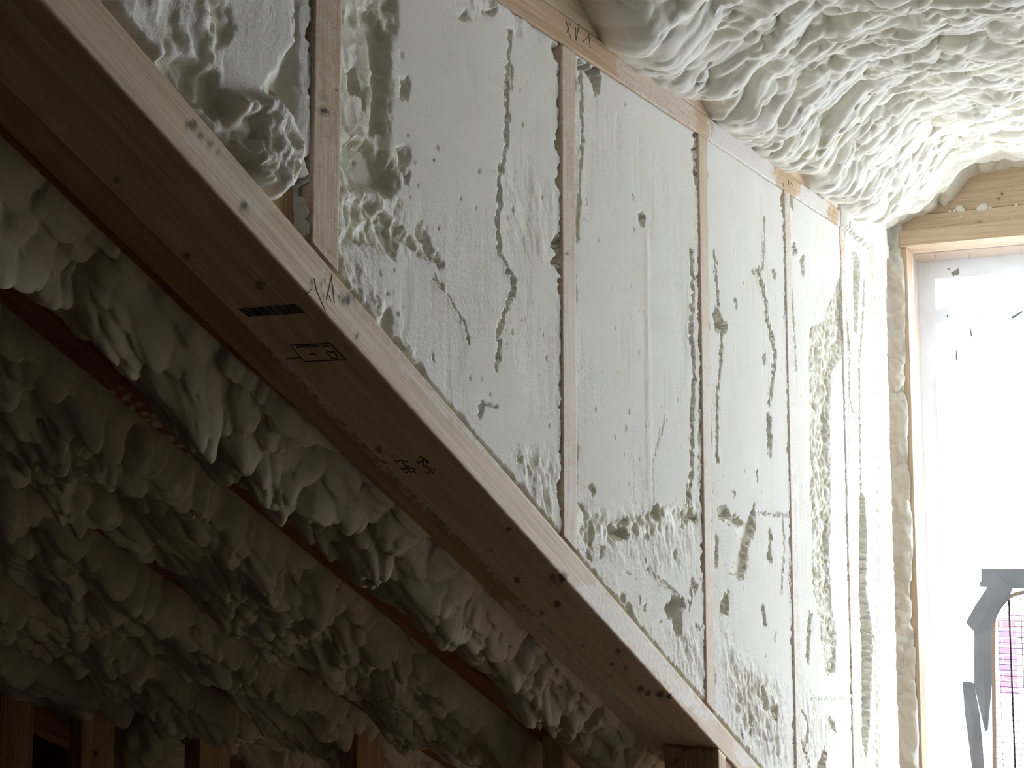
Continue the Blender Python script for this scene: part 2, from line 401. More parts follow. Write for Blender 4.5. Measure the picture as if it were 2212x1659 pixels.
def text(name, s, p0, p1, upv, m, parent, nrm):
    cu = bpy.data.curves.new(name, 'FONT'); cu.body = s; cu.extrude = 0.0
    o = bpy.data.objects.new(name, cu); col.objects.link(o)
    bpy.context.view_layer.update()
    me = bpy.data.meshes.new_from_object(o.evaluated_get(bpy.context.evaluated_depsgraph_get()))
    bpy.data.objects.remove(o)
    v = np.zeros(len(me.vertices) * 3); me.vertices.foreach_get('co', v); v = v.reshape(-1, 3)
    w = v[:, 0].max(); v[:, 0] /= w; hh = v[:, 1].max(); v[:, 1] /= hh
    P = p0 + v[:, :1] * (p1 - p0) + v[:, 1:2] * upv + nrm * 0.0004
    fs = [tuple(p.vertices) for p in me.polygons]; bpy.data.meshes.remove(me)
    n = len(P); ed = {}
    for f in fs:
        for a, b in zip(f, f[1:] + f[:1]): ed[(a, b)] = 1
    side = [(a, b, b + n, a + n) for (a, b) in ed if (b, a) not in ed]
    return mesh_obj(name, np.vstack([P, P - nrm * 0.0012]), fs + [tuple(i + n for i in f[::-1]) for f in fs] + side, m, parent, False)
p0, p1 = under(709, 744), under(637, 747.5)
text('stamp_text', 'FSC, mei bouwer', p0, p1, under(637 + 5, 747.5 + 5.5) - p1, M_ink, beam, ND)
p0, p1 = under(650, 771), under(615, 773.5)
text('stamp_text', 'nu bcok', p0, p1, under(615 + 3.5, 773.5 + 4) - p1, M_ink, beam, ND)
decal('pencil_mark', strokes([(678, 600), (683, 625), (692, 647), (703, 672)], 1.2) + strokes([(674, 624), (663, 636)], 1), front, NF, M_pencil, beam)
decal('pencil_mark', strokes([(717, 592), (709, 630), (705, 648)], 1.3) + strokes([(716, 600), (720, 632), (722, 655)], 1.3) + strokes([(710, 638), (715, 650)], 1), front, NF, M_pencil, beam)

G_R = 'dark rafters of the sloping roof below the diagonal plank'
tag(wood('rafter', (0.038, 0.185), along(0.2, 3.4, 0.091, 0.0025), M_rafter, step=0.004, ring=0.004, seed=3, L=3.5,
         specks=[([(500, 662), (600, 768), (760, 935), (880, 1062), (1010, 1180), (1190, 1364), (1300, 1476)], 9, .5)],
         knots=[(265, 555, 9, .6)], dust=[([(1080, 1290), (1180, 1350), (1330, 1480), (1440, 1600), (1420, 1640), (1250, 1480), (1120, 1370)], .6)]),
    'brown rafter pressed against the diagonal plank, foam dust along the joint', 'rafter', G_R)
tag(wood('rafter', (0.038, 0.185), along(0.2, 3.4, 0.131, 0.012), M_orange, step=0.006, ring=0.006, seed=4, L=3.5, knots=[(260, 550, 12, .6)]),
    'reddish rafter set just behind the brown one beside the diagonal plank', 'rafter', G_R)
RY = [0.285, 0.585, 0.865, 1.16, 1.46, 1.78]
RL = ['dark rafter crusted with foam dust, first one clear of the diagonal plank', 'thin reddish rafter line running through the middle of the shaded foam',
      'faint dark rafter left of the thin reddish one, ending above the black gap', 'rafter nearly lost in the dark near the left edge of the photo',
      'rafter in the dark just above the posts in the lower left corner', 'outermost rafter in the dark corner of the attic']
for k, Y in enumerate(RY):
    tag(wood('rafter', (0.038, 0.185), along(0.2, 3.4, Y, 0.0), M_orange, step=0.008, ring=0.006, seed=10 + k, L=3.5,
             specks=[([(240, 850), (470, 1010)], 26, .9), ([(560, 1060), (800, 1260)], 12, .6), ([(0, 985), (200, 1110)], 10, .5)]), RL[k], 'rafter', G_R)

# ------------------------------------------------------------------ foam bays of the main roof
def roof_bay(y0, y1, label, seed, cell=0.062, X0=0.25, X1=2.65, st=0.0032, amp=1.0, lip=0.0, creep=0.0):
    over = 0.012
    nu = int((X1 - X0) * SL / st); nv = int((y1 - y0 + 2 * over) / st)
    X, Y = np.meshgrid(np.linspace(X0, X1, nu), np.linspace(y0 - over, y1 + over, nv), indexing='ij')
    e0 = Y - y0; e1 = y1 - Y
    Y = Y - creep * sst(X, 0.85, 1.25) * np.clip(e1 / (y1 - y0), 0, 1)
    s = X * SL
    wx = 0.020 * fbm(s * 6, Y * 6, seed + 50, 2); wy = 0.020 * fbm(s * 6 + 40, Y * 6, seed + 60, 2)
    a, b = (s * 0.8 + wx) / cell, (Y + wy + 0.12 * s) / (cell * 0.82)
    big = bumps(a, b, seed); mid = bumps(a * 2.0 + 7, b * 1.9, seed + 1, .6, 1.2); small = bumps(a * 4.4, b * 4.2 + 3, seed + 2)
    pm = sst(fbm(s * 5, Y * 5, seed + 80, 2), -0.2, 0.35)
    h = amp * 1.3 * (0.024 * big + 0.0175 * mid * (0.65 + 0.6 * pm) + 0.0050 * small * (0.25 + pm * pm))
    edge = sst(np.minimum(e0, e1), -over, 0.050)
    low = 0.016 * fbm(s * 3, Y * 4, seed + 90, 2)
    hang = (-0.037 + 0.028 * edge if lip else -0.050 + 0.040 * edge) + h * ((0.45 if lip else 0.22) + (0.55 if lip else 0.78) * edge) + low + lip * (1 - sst(e0, 0, 0.07))
    P = np.stack([X, Y, zb(X)], -1) + ND * hang[..., None] + SD * (0.55 * h * edge)[..., None]
    P[..., 1] -= 0.35 * h * edge
    raw = np.clip(0.35 - 0.3 * big + 0.15 * fbm(s * 20, Y * 20, seed + 5, 2), 0, 1) * 0.6
    return tag(sheet('spray_foam', P, raw, M_foam_shaded, lambda R: R - ND * 0.12), label, 'insulation', 'lumpy foam bays between the roof rafters')
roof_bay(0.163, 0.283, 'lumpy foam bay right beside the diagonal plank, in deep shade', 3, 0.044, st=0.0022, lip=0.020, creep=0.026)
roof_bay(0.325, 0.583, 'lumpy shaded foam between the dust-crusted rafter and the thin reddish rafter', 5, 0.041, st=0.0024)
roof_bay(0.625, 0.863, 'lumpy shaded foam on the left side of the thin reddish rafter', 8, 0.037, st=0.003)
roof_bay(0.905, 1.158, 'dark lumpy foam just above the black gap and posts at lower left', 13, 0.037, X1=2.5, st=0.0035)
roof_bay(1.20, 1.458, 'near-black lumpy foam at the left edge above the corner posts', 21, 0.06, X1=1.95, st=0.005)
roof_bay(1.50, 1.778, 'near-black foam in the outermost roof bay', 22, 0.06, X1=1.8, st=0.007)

# ------------------------------------------------------------------ knee wall posts
def post(X0, Y0, w, d, label, seed, m=M_pine, knots=()):
    def f(a, b, fr):
        X = X0 + a; top = zb(X) - 0.001; return np.stack([X, Y0 + b, 0.001 + (top - 0.001) * fr], -1)
    o = wood('knee_wall_post', (w, d), f, m, step=0.006, ring=0.006, seed=seed, L=1.2, knots=knots)
    return tag(o, label, 'post', 'posts of the low knee wall')
post(XK, 0.0, 0.038, 0.087, 'broad post standing under the low end of the diagonal plank', 31, M_pine, [(1480, 1618, 8, .8), (1460, 1645, 7, .8)])
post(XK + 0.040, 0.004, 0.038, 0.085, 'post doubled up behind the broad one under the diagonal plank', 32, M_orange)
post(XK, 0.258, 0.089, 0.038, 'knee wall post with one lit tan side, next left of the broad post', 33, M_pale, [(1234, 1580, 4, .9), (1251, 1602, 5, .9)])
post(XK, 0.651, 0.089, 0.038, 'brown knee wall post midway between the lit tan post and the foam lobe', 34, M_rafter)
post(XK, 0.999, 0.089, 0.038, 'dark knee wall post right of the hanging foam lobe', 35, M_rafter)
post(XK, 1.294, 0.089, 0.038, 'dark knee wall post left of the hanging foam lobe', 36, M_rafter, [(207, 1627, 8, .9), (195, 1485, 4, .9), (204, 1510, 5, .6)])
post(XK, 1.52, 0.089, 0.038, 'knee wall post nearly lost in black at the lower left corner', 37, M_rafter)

# foam lobe hanging behind the posts
def lobe(name, cx, cy, cz, rx, ry, rz, label, seed):
    nu, nv = 90, 120; th, ph = np.meshgrid(np.linspace(0.02, math.pi - 0.02, nu), np.linspace(0, 2 * math.pi, nv), indexing='ij')
    d = np.stack([np.sin(th) * np.cos(ph), np.sin(th) * np.sin(ph), np.cos(th)], -1)
    w = bumps(d[..., 1] * 3 + seed, d[..., 2] * 2.2 + 5, seed) * 0.16 - 0.14 * np.exp(-(d[..., 1] / 0.05) ** 2) * (d[..., 2] < 0.4)
    w = w + 0.08 * fbm(d[..., 1] * 3, d[..., 2] * 3, seed)
    # keep both poles round
    r = 1 + w * np.sin(th) ** 0.5
    P = d * r[..., None] * np.array([rx, ry, rz]) + np.array([cx, cy, cz])
    P[:, -1] = P[:, 0]
    idx = np.arange(nu * nv).reshape(nu, nv)
    q = np.stack([idx[:-1, :-1], idx[1:, :-1], idx[1:, 1:], idx[:-1, 1:]], -1).reshape(-1, 4)
    return tag(mesh_obj(name, P.reshape(-1, 3), (q, [idx[0].tolist(), idx[-1][::-1].tolist()]), M_foam_shaded, None, True, {'raw': np.zeros(nu * nv)}), label, 'insulation')
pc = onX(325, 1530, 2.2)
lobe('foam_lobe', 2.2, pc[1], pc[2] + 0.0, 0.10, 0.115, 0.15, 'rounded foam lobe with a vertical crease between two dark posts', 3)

# ------------------------------------------------------------------ cheek wall studs and top plates
SX = [0.846, 1.344, 1.856, 2.371, 2.860, 3.262]
def stud(X0, label, seed, m, bd, knots=(), dust=(), specks=()):
    def f(a, b, fr):
        X = X0 + a; lo = zt(X) + 0.0015; hi = zp(X) - 0.0015; return np.stack([X, b, lo + (hi - lo) * fr], -1)
    o = wood('wall_stud', (0.0405, 0.089), f, m, step=0.002, ring=0.0022, seed=seed, L=0.6 + X0 * 0.4, knots=knots, dust=dust, specks=specks, base_dust=bd)
    return tag(o, label, 'stud', 'upright studs of the foam-filled wall')
stud(SX[0], 'widest wall stud, nearest the camera, with a dark knot and foam specks', 41, M_pine, 0.25,
     [(700, 240, 9, 1), (700, 240, 16, .4), (701, 213, 9, .35), (727, 195, 4, .6), (712, 545, 6, .4)], [([(660, 0), (690, 0), (690, 250), (700, 350), (660, 420)], .4), ([(690, 300), (722, 300), (715, 560), (700, 540)], .35)])
stud(SX[1], 'second wall stud from the camera, thin and meeting the plank below', 42, M_pale, 0.3, [(1224, 548, 4, .7), (1217, 740, 3, .6)],
     [([(1212, 560), (1250, 560), (1250, 880), (1215, 880)], .4), ([(1215, 1000), (1255, 1000), (1255, 1140), (1215, 1100)], .4)])
stud(SX[2], 'third wall stud, clean tan at the top and whitened lower down', 43, M_pale, 0.2, [(1538, 1125, 3, .6)], [([(1510, 700), (1545, 700), (1556, 1300), (1530, 1300)], .55)])
stud(SX[3], 'fourth wall stud, a faint pinkish strip mostly dusted white', 44, M_pale, 0.8, (), [([(1690, 520), (1715, 520), (1730, 1659), (1700, 1659)], .85)])
stud(SX[4], 'fifth wall stud, buried in foam but for slivers of wood', 45, M_pale, 0.85)
stud(SX[5], 'last wall stud hidden in foam at the window corner', 46, M_pale, 0.9)

def _blk(a, b, fr):
    X = 0.752 + a; lo = zt(X) + 0.0015; return np.stack([X, 0.014 + b, lo + 0.105 * fr], -1)
tag(wood('wood_block', (0.0925, 0.036), _blk, M_rafter, step=0.004, ring=0.004, seed=49, L=0.1), 'brown wood block showing in the pocket between nearest stud and diagonal plank', 'block')
def plate(z_off, Y0, m, label, dust, seed, X0=0.15, X1=3.45, knots=()):
    def f(a, b, fr):
        X = X0 + (X1 - X0) * fr; return np.stack([X, Y0 + a, zp(X) + z_off + b], -1)
    o = wood('top_plate', (0.088, 0.0372), f, m, step=0.0025, ring=0.003, seed=seed, L=X1 - X0, dust=dust, knots=knots)
    return tag(o, label, 'top plate')
pd = [([(1335, 120), (1390, 130), (1500, 205), (1500, 280), (1420, 235), (1335, 170)], .55), ([(1532, 200), (1676, 330), (1676, 410), (1532, 320)], 1.0),
      ([(1738, 380), (1793, 420), (1793, 475), (1745, 450), (1715, 430)], 1.0), ([(1810, 440), (1960, 520), (1960, 600), (1806, 500)], 1.0)]
tp = plate(0.0, 0.0, M_pine, 'lower top plate along the head of the wall, with pencil marks and rough grain', pd, 51)
for pts in ([[(1222, 43), (1228, 65), (1233, 83)], [(1232, 50), (1223, 72)]], [[(1243, 58), (1244, 88)], [(1251, 52), (1244, 88)]], [[(1271, 72), (1275, 104)], [(1270, 80), (1258, 92)]],
            [[(1643 + 48, 395), (1693, 405)], [(1703, 388), (1704, 400)], [(1708, 394), (1712, 402)]]):
    for p in pts: decal('pencil_mark', strokes(p, 1.1), front, NF, M_pencil, tp)
plate(PT + 0.002, 0.003, M_pale, 'upper top plate, half hidden under the ceiling foam', [([(1345, 100), (1480, 170), (1480, 200), (1345, 130)], .9), ([(1532, 180), (1676, 300), (1676, 345), (1532, 240)], 1.0), ([(1262, 0), (1275, 0), (1275, 60), (1262, 60)], .6), ([(1745, 380), (1960, 500), (1960, 560), (1745, 400)], 1.0)], 52)

# ------------------------------------------------------------------ shaved foam in the wall bays
def wall_bay(X0, X1, label, seed, polys=(), lines=(), swell=(), stx=0.002, stz=0.0022, zlo=None, rough=(), edge=0.006, base=0.0025, back_y=0.088, pits=40, top=0.0):
    nu = int((X1 - X0) / stx); nv = int(((zp((X0 + X1) / 2)) - zt((X0 + X1) / 2)) / stz)
    X, f = np.meshgrid(np.linspace(X0, X1, nu), np.linspace(0, 1, nv), indexing='ij')
    lo = zt(X) + 0.001; hi = zp(X) - 0.001 + top; Z = lo + (hi - lo) * f
    x, y = proj(np.stack([X, np.zeros_like(X), Z], -1))
    sc_ = np.interp((X0 + X1) / 2, [0.6, 1.1, 1.6, 2.1, 2.6, 3.1], [1.3, 1.0, .75, .6, .5, .4])   # size of the ragged noise in px
    nx_ = fbm(X * 90, Z * 90, seed, 4); ny_ = fbm(X * 90 + 31, Z * 90, seed + 7, 4)
    xw = x + nx_ * 6 * sc_; yw = y + ny_ * 7
    lowf = fbm(X * 7, Z * 5, seed + 2, 3); streak = fbm(X * 60, Z * 5, seed + 3, 3)
    d = base + 0.0016 * lowf + 0.0004 * streak + 0.00035 * fbm(X * 230, Z * 230, seed + 11, 2)
    raw = np.zeros_like(d) + np.clip(0.12 * lowf, 0, 1)
    inner = 0.5 - crease(X * 58, Z * 50, seed + 21); lump = bumps(X * 46, Z * 42, seed + 22)
    for pts, dep, soft, cel in polys:
        s = inpoly(xw, yw, pts); k = sst(s, -soft * 0.25, soft)
        dep_ = dep * 0.65 if dep < .03 else dep; dd = dep_ * k * (1 + 0.25 * lowf) - cel * k * (lump * 0.7 + inner * 0.6)
        d = np.where(k > 0, np.maximum(d, base + dd) if dep > 0 else d + dd, d)
        if dep > 0: raw = np.maximum(raw, sst(s, 0, soft * 0.8) * 0.75)
    for pts, wd, dep in lines:
        q = toline(xw, yw, pts); wv = wd * (0.75 + 0.9 * np.abs(noise(Z * 60, X * 3, seed + 33)))
        k = 1 - sst(q, wv * 0.35, wv); d = np.maximum(d, base + dep * 0.7 * k); raw = np.maximum(raw, k * 0.6)
        rim = np.exp(-((q - wv * 1.3) / (wd * 0.5)) ** 2); d = d - 0.0012 * rim
    for pts, amp in rough:
        k = sst(inpoly(x + nx_ * 14, y + ny_ * 14, pts), -10, 45)
        g = fbm((X + 0.4 * Z) * 38, (Z - 0.3 * X) * 24, seed + 40, 4); d = d + k * amp * 0.65 * (g - 0.25 * inner); raw = np.maximum(raw, k * sst(g, .05, .5) * 0.6)
    for pts, amp, soft in swell:
        k = sst(inpoly(x + 0.4 * (xw - x), yw, pts), 0, soft); d = d - k * amp * (1 + (0.25 * nx_ + 0.25 * lowf if amp > .013 else 0.0))
    r = random.Random(seed)
    for _ in range(pits):
        px_, pz_ = r.uniform(X0, X1), r.uniform(0.03, 0.97); ix = zt(px_) + (zp(px_) - zt(px_)) * pz_
        rr = r.uniform(0.0010, 0.0030) * (1.6 if r.random() < .12 else 1)
        q = np.hypot((X - px_) / rr, (Z - ix) / (rr * r.uniform(0.8, 1.5))) + 0.3 * nx_
        k = 1 - sst(q, 0.5, 1.1); d = d + 0.0015 * k; raw = np.maximum(raw, k * 0.3)
    # chipped edges beside the studs
    for e, sd in ((X - X0, 1), (X1 - X, 2)):
        n_ = np.abs(fbm(Z * 22, Z * 0 + sd * 9 + seed, seed + sd, 4)) + 0.4 * np.abs(noise(Z * 120, X * 40, seed))
        wv = edge * np.maximum(0, n_ - 0.28) * 4.5; k = (1 - sst(e, 0.0, 0.0004 + wv)) * sst(wv, 0.0002, 0.0015); d = d + 0.010 * k 
        d = d + 0.0012 * np.exp(-(e / 0.012) ** 2) * nx_
    n_ = np.abs(fbm(X * 22, X * 0 + seed, seed + 8, 4)); e = Z - lo
    d = d + 0.012 * (1 - sst(e, 0.0, 0.002 + 0.012 * n_))
    d = np.minimum(d, back_y - 0.002)
    P = np.stack([X, d, Z], -1)
    def back(R): R[:, 1] = back_y; return R
    return tag(sheet('foam_infill', P, np.clip(raw, 0, 1), M_foam, back), label, 'insulation', 'trimmed foam infill between the wall studs')

wall_bay(0.42, SX[0], 'rough foam left of the nearest stud, bulging above the plank in shade', 61,
    polys=[([(640, -40), (652, -40), (654, 520), (650, 520), (646, 330), (600, 240), (575, 190), (600, 150), (640, 90)], .017, 22, .002),
           ([(592, 180), (640, 110), (650, 200), (640, 300), (600, 230)], .022, 20, .002),
           ([(596, 440), (640, 395), (664, 380), (664, 520), (640, 505)], .086, 6, 0),
           ([(225, -20), (262, 0), (310, 62), (350, 110), (408, 225), (395, 230), (300, 110), (225, 20)], .030, 10, 0),
           ([(345, 110), (420, 120), (455, 150), (430, 200), (400, 230), (360, 160)], .018, 16, .003),
           ([(420, 140), (470, 150), (500, 240), (470, 260), (430, 220)], .018, 14, .004),
           ([(470, -40), (520, 60), (470, 120), (455, 60), (440, -40)], .012, 16, .003),
           ([(500, 250), (560, 230), (560, 300), (530, 340), (505, 300)], .022, 18, .002),
           ([(505, 330), (545, 330), (570, 365), (545, 385), (515, 360)], .02, 12, .002)],
    rough=[([(220, -60), (480, -60), (500, 160), (600, 420), (560, 420), (380, 220)], .0065), ([(460, 190), (600, 190), (660, 300), (650, 440), (560, 420)], .006)],
    swell=[([(470, 190), (590, 200), (640, 240), (658, 330), (640, 400), (597, 436), (520, 370)], .015, 26)], edge=0.005, stx=0.0016, stz=0.0018, pits=10)
crack = [(1107, 62), (1103, 130), (1098, 180), (1101, 260), (1096, 330), (1081, 380), (1085, 440), (1077, 480), (1088, 555), (1108, 590), (1116, 618), (1100, 660), (1083, 715), (1080, 795)]
wall_bay(SX[0] + 0.0405, SX[1], 'broad trimmed foam panel with a long vertical crack and a gouged left side', 62,
    polys=[([(738, -60), (868, -60), (866, 60), (850, 130), (858, 190), (846, 260), (850, 330), (842, 400), (735, 420), (730, 200)], .013, 18, .004),
           ([(782, 10), (815, 5), (852, 60), (850, 150), (845, 290), (805, 300), (812, 180), (800, 90)], .022, 16, .002),
           ([(757, 150), (790, 140), (805, 190), (800, 215), (765, 205)], .022, 14, 0),
           ([(745, 300), (790, 285), (830, 310), (865, 370), (865, 410), (845, 425), (800, 410), (762, 400), (742, 350)], .028, 24, .002),
           ([(866, 160), (890, 165), (890, 220), (872, 215)], .012, 10, 0), ([(862, 320), (888, 310), (888, 400), (868, 360)], .016, 10, 0),
           ([(745, 430), (800, 425), (850, 470), (900, 520), (938, 575), (915, 560), (870, 520), (860, 560), (800, 530), (750, 525)], .016, 14, .005),
           ([(903, 470), (925, 500), (963, 575), (958, 582), (930, 560), (905, 510)], .014, 10, 0),
           ([(820, 690), (840, 660), (858, 690), (850, 730), (835, 735)], .010, 12, 0),
           ([(990, 30), (1015, 20), (1022, 42), (1000, 44)], .010, 8, 0), ([(1045, 15), (1075, 22), (1068, 34), (1048, 30)], .010, 8, 0),
           ([(1196, 92), (1216, 96), (1216, 150), (1204, 130)], .05, 7, 0), ([(1199, 512), (1214, 500), (1214, 600), (1200, 570)], .03, 6, 0),
           ([(936, 760), (942, 766), (944, 782), (936, 776)], .008, 3, 0), ([(1120, 985), (1135, 985), (1135, 1000), (1120, 1000)], .01, 6, 0)],
    lines=[(crack, 4.2, .012), ([(940, 590), (985, 660), (1005, 690), (1018, 740)], 2.5, .004), ([(1075, 880), (1045, 870), (1040, 900)], 3, .006), ([(1110, 190), (1108, 140)], 2, .003)],
    rough=[([(725, 540), (790, 560), (850, 680), (920, 770), (880, 790), (725, 600)], .008), ([(1090, 960), (1216, 960), (1216, 1170), (1150, 1100)], .007),
           ([(1090, 340), (1216, 380), (1216, 600), (1100, 560)], .0022), ([(728, 380), (860, 420), (930, 560), (800, 560), (728, 540)], .006),
           ([(960, -40), (1180, -40), (1216, 90), (1180, 110), (1040, 30)], .004)],
    stx=0.0016, stz=0.0018, pits=90)
wall_bay(SX[1] + 0.0405, SX[2], 'foam panel with a torn horizontal band low down and a deep ragged hole', 63,
    polys=[([(1248, 128), (1300, 150), (1292, 175), (1262, 150), (1248, 150)], .035, 6, 0), ([(1278, 160), (1302, 168), (1296, 200), (1288, 205)], .025, 6, 0),
           ([(1382, 462), (1392, 455), (1398, 470), (1396, 488), (1386, 490)], .016, 4, 0), ([(1366, 420), (1372, 418), (1376, 432), (1370, 430)], .008, 4, 0),
           ([(1252, 1080), (1280, 1105), (1330, 1125), (1370, 1120), (1395, 1105), (1440, 1090), (1470, 1085), (1520, 1080), (1520, 1130), (1470, 1150), (1420, 1165), (1370, 1165), (1330, 1170), (1300, 1190), (1260, 1200), (1252, 1150)], .013, 9, .009),
           ([(1408, 1100), (1425, 1092), (1432, 1120), (1418, 1130)], .028, 7, 0), ([(1490, 1085), (1505, 1110), (1515, 1128), (1488, 1122)], .028, 7, 0), ([(1345, 1118), (1362, 1118), (1362, 1135), (1346, 1132)], .025, 6, 0),
           ([(1320, 1150), (1350, 1140), (1365, 1160), (1330, 1165)], .026, 7, 0),
           ([(1273, 1047), (1285, 1046), (1292, 1066), (1286, 1074), (1278, 1062)], .012, 4, 0), ([(1458, 1192), (1465, 1186), (1468, 1200), (1462, 1210)], .014, 4, 0),
           ([(1298, 1178), (1310, 1182), (1306, 1210), (1300, 1205)], .014, 4, 0), ([(1270, 1190), (1282, 1190), (1284, 1210), (1274, 1212)], .014, 4, 0),
           ([(1441, 1308), (1450, 1300), (1457, 1282), (1464, 1290), (1480, 1292), (1482, 1312), (1476, 1335), (1476, 1362), (1469, 1376), (1460, 1362), (1457, 1340), (1444, 1326)], .035, 6, .003),
           ([(1346, 1272), (1352, 1280), (1356, 1300), (1346, 1300)], .016, 4, 0), ([(1352, 1305), (1366, 1304), (1374, 1330), (1364, 1338)], .016, 5, 0), ([(1384, 1290), (1390, 1288), (1386, 1310)], .01, 3, 0),
           ([(1393, 1312), (1402, 1298), (1399, 1328)], .014, 4, 0), ([(1427, 1344), (1436, 1340), (1432, 1350)], .01, 3, 0), ([(1498, 1255), (1510, 1262), (1504, 1285)], .014, 4, 0),
           ([(1505, 1350), (1518, 1352), (1514, 1366)], .016, 4, 0), ([(1402, 1225), (1408, 1225), (1408, 1240), (1403, 1238)], .010, 3, 0), ([(1352, 1238), (1364, 1232), (1364, 1240)], .007, 3, 0),
           ([(1522, 1160), (1530, 1160), (1530, 1320), (1524, 1290), (1520, 1240)], .05, 4, 0), ([(1502, 285), (1508, 285), (1508, 420), (1500, 340)], .04, 4, 0),
           ([(1518, 1040), (1524, 1040), (1524, 1100), (1519, 1090)], .04, 3, 0)],
    lines=[([(1497, 540), (1500, 640), (1496, 720), (1503, 800), (1500, 860), (1497, 960), (1499, 1020), (1487, 1085)], 4, .010), ([(1258, 150), (1262, 300), (1256, 420), (1250, 520)], 4, .005),
           ([(1440, 905), (1412, 1000), (1416, 1085)], 3, .002), ([(1512, 560), (1516, 800), (1513, 1050)], 2, .004), ([(1500, 1250), (1492, 1320)], 3, .007), ([(1415, 1240), (1470, 1285)], 2.5, .004)],
    rough=[([(1250, 1210), (1330, 1230), (1400, 1330), (1480, 1440), (1420, 1420), (1250, 1240)], .003), ([(1430, 1360), (1530, 1340), (1545, 1540), (1480, 1470)], .006),
           ([(1250, 1090), (1520, 1080), (1520, 1260), (1260, 1220)], .0035)],
    swell=[([(1392, 500), (1408, 500), (1418, 1050), (1396, 1080)], .0012, 9)], stx=0.0019, stz=0.002, pits=70)
wall_bay(SX[2] + 0.0405, SX[3], 'foam panel right of the third stud with a curved scooped-out hollow', 64,
    polys=[([(1547, 660), (1556, 668), (1560, 690), (1575, 700), (1574, 716), (1550, 716), (1544, 700)], .022, 5, 0),
           ([(1625, 585), (1640, 578), (1656, 575), (1654, 582), (1632, 592)], .012, 4, 0), ([(1588, 642), (1594, 645), (1596, 668), (1592, 662)], .012, 3, 0),
           ([(1660, 890), (1668, 900), (1672, 960), (1668, 992), (1661, 960)], .020, 3, 0), ([(1650, 768), (1657, 760), (1656, 790), (1651, 785)], .014, 3, 0),
           ([(1566, 1118), (1592, 1112), (1614, 1136), (1634, 1080), (1634, 1150), (1620, 1180), (1616, 1240), (1604, 1254), (1576, 1236), (1592, 1214), (1604, 1182), (1592, 1150)], .020, 6, .001),
           ([(1553, 1100), (1572, 1090), (1580, 1112), (1570, 1128), (1554, 1120)], .022, 6, .004), ([(1584, 1060), (1592, 1062), (1590, 1078)], .012, 3, 0), ([(1635, 1010), (1642, 1020), (1640, 1048)], .014, 3, 0),
           ([(1550, 1150), (1556, 1160), (1555, 1230), (1550, 1230)], .016, 4, 0), ([(1665, 1140), (1673, 1160), (1668, 1180), (1672, 1212), (1658, 1208), (1664, 1180)], .018, 3, 0),
           ([(1649, 1308), (1654, 1310), (1660, 1358), (1652, 1350)], .016, 3, 0), ([(1675, 1362), (1680, 1366), (1676, 1390)], .014, 3, 0), ([(1562, 1290), (1580, 1276), (1578, 1330), (1556, 1326)], .014, 5, 0),
           ([(1645, 1470), (1655, 1480), (1665, 1530), (1682, 1520), (1682, 1560), (1660, 1550), (1650, 1520)], .018, 5, 0), ([(1620, 1540), (1632, 1560), (1625, 1600)], .014, 5, 0), ([(1600, 1560), (1608, 1580), (1606, 1610)], .014, 4, 0),
           ([(1670, 580), (1678, 585), (1678, 602), (1672, 598)], .012, 3, 0), ([(1690, 420), (1696, 420), (1697, 470), (1691, 450)], .04, 3, 0)],
    lines=[([(1643, 590), (1650, 620), (1657, 650), (1659, 690), (1668, 720), (1676, 760), (1675, 800), (1664, 870)], 3.5, .012), ([(1545, 540), (1552, 620), (1555, 660)], 3, .008), ([(1562, 720), (1560, 790), (1552, 850), (1553, 1000)], 3.2, .009),
           ([(1640, 1108), (1725, 1116)], 2, .004), ([(1693, 1120), (1697, 1180), (1690, 1280)], 2, .004), ([(1654, 470), (1652, 575)], 2, .006), ([(1700, 540), (1697, 700)], 2, .005), ([(1708, 1210), (1711, 1300)], 2, .01)],
    rough=[([(1556, 1300), (1600, 1400), (1700, 1480), (1715, 1659), (1640, 1659), (1556, 1520)], .0075), ([(1530, 240), (1680, 380), (1680, 420), (1540, 330)], .002)],
    stx=0.0022, stz=0.0022, pits=50)
wall_bay(SX[3] + 0.0405, SX[4], 'foam panel with a long wrinkled trough left open near the window', 65,
    polys=[([(1818, 590), (1802, 640), (1786, 665), (1782, 695), (1752, 710), (1748, 760), (1750, 830), (1753, 1000), (1751, 1060), (1757, 1150), (1755, 1240), (1770, 1330), (1778, 1400), (1788, 1470), (1808, 1450), (1810, 1370), (1800, 1310), (1794, 1240), (1797, 1060), (1796, 900), (1800, 800), (1822, 770), (1822, 650)], .028, 7, .012),
           ([(1712, 525), (1722, 525), (1726, 545), (1716, 550)], .014, 3, 0), ([(1730, 560), (1740, 548), (1740, 600), (1734, 590)], .018, 3, 0), ([(1706, 405), (1716, 430), (1717, 455), (1708, 440)], .02, 4, 0),
           ([(1750, 1320), (1757, 1330), (1750, 1440), (1743, 1420)], .016, 4, 0), ([(1793, 1545), (1804, 1560), (1812, 1590), (1790, 1560)], .02, 4, 0), ([(1768, 1659), (1784, 1610), (1788, 1640), (1784, 1680), (1768, 1680)], .02, 4, 0),
           ([(1710, 1500), (1716, 1505), (1712, 1545), (1706, 1540)], .01, 3, 0)],
    lines=[([(1722, 1520), (1745, 1550), (1748, 1580), (1740, 1620)], 2.2, .006), ([(1755, 1510), (1800, 1512), (1846, 1508)], 1.8, .004), ([(1734, 1600), (1752, 1659)], 2, .007), ([(1712, 620), (1722, 800)], 1.5, .004)],
    rough=[([(1715, 1440), (1800, 1500), (1840, 1659), (1715, 1659)], .003), ([(1750, 590), (1822, 590), (1822, 760), (1750, 740)], .004)],
    stx=0.0026, stz=0.0022, pits=40)
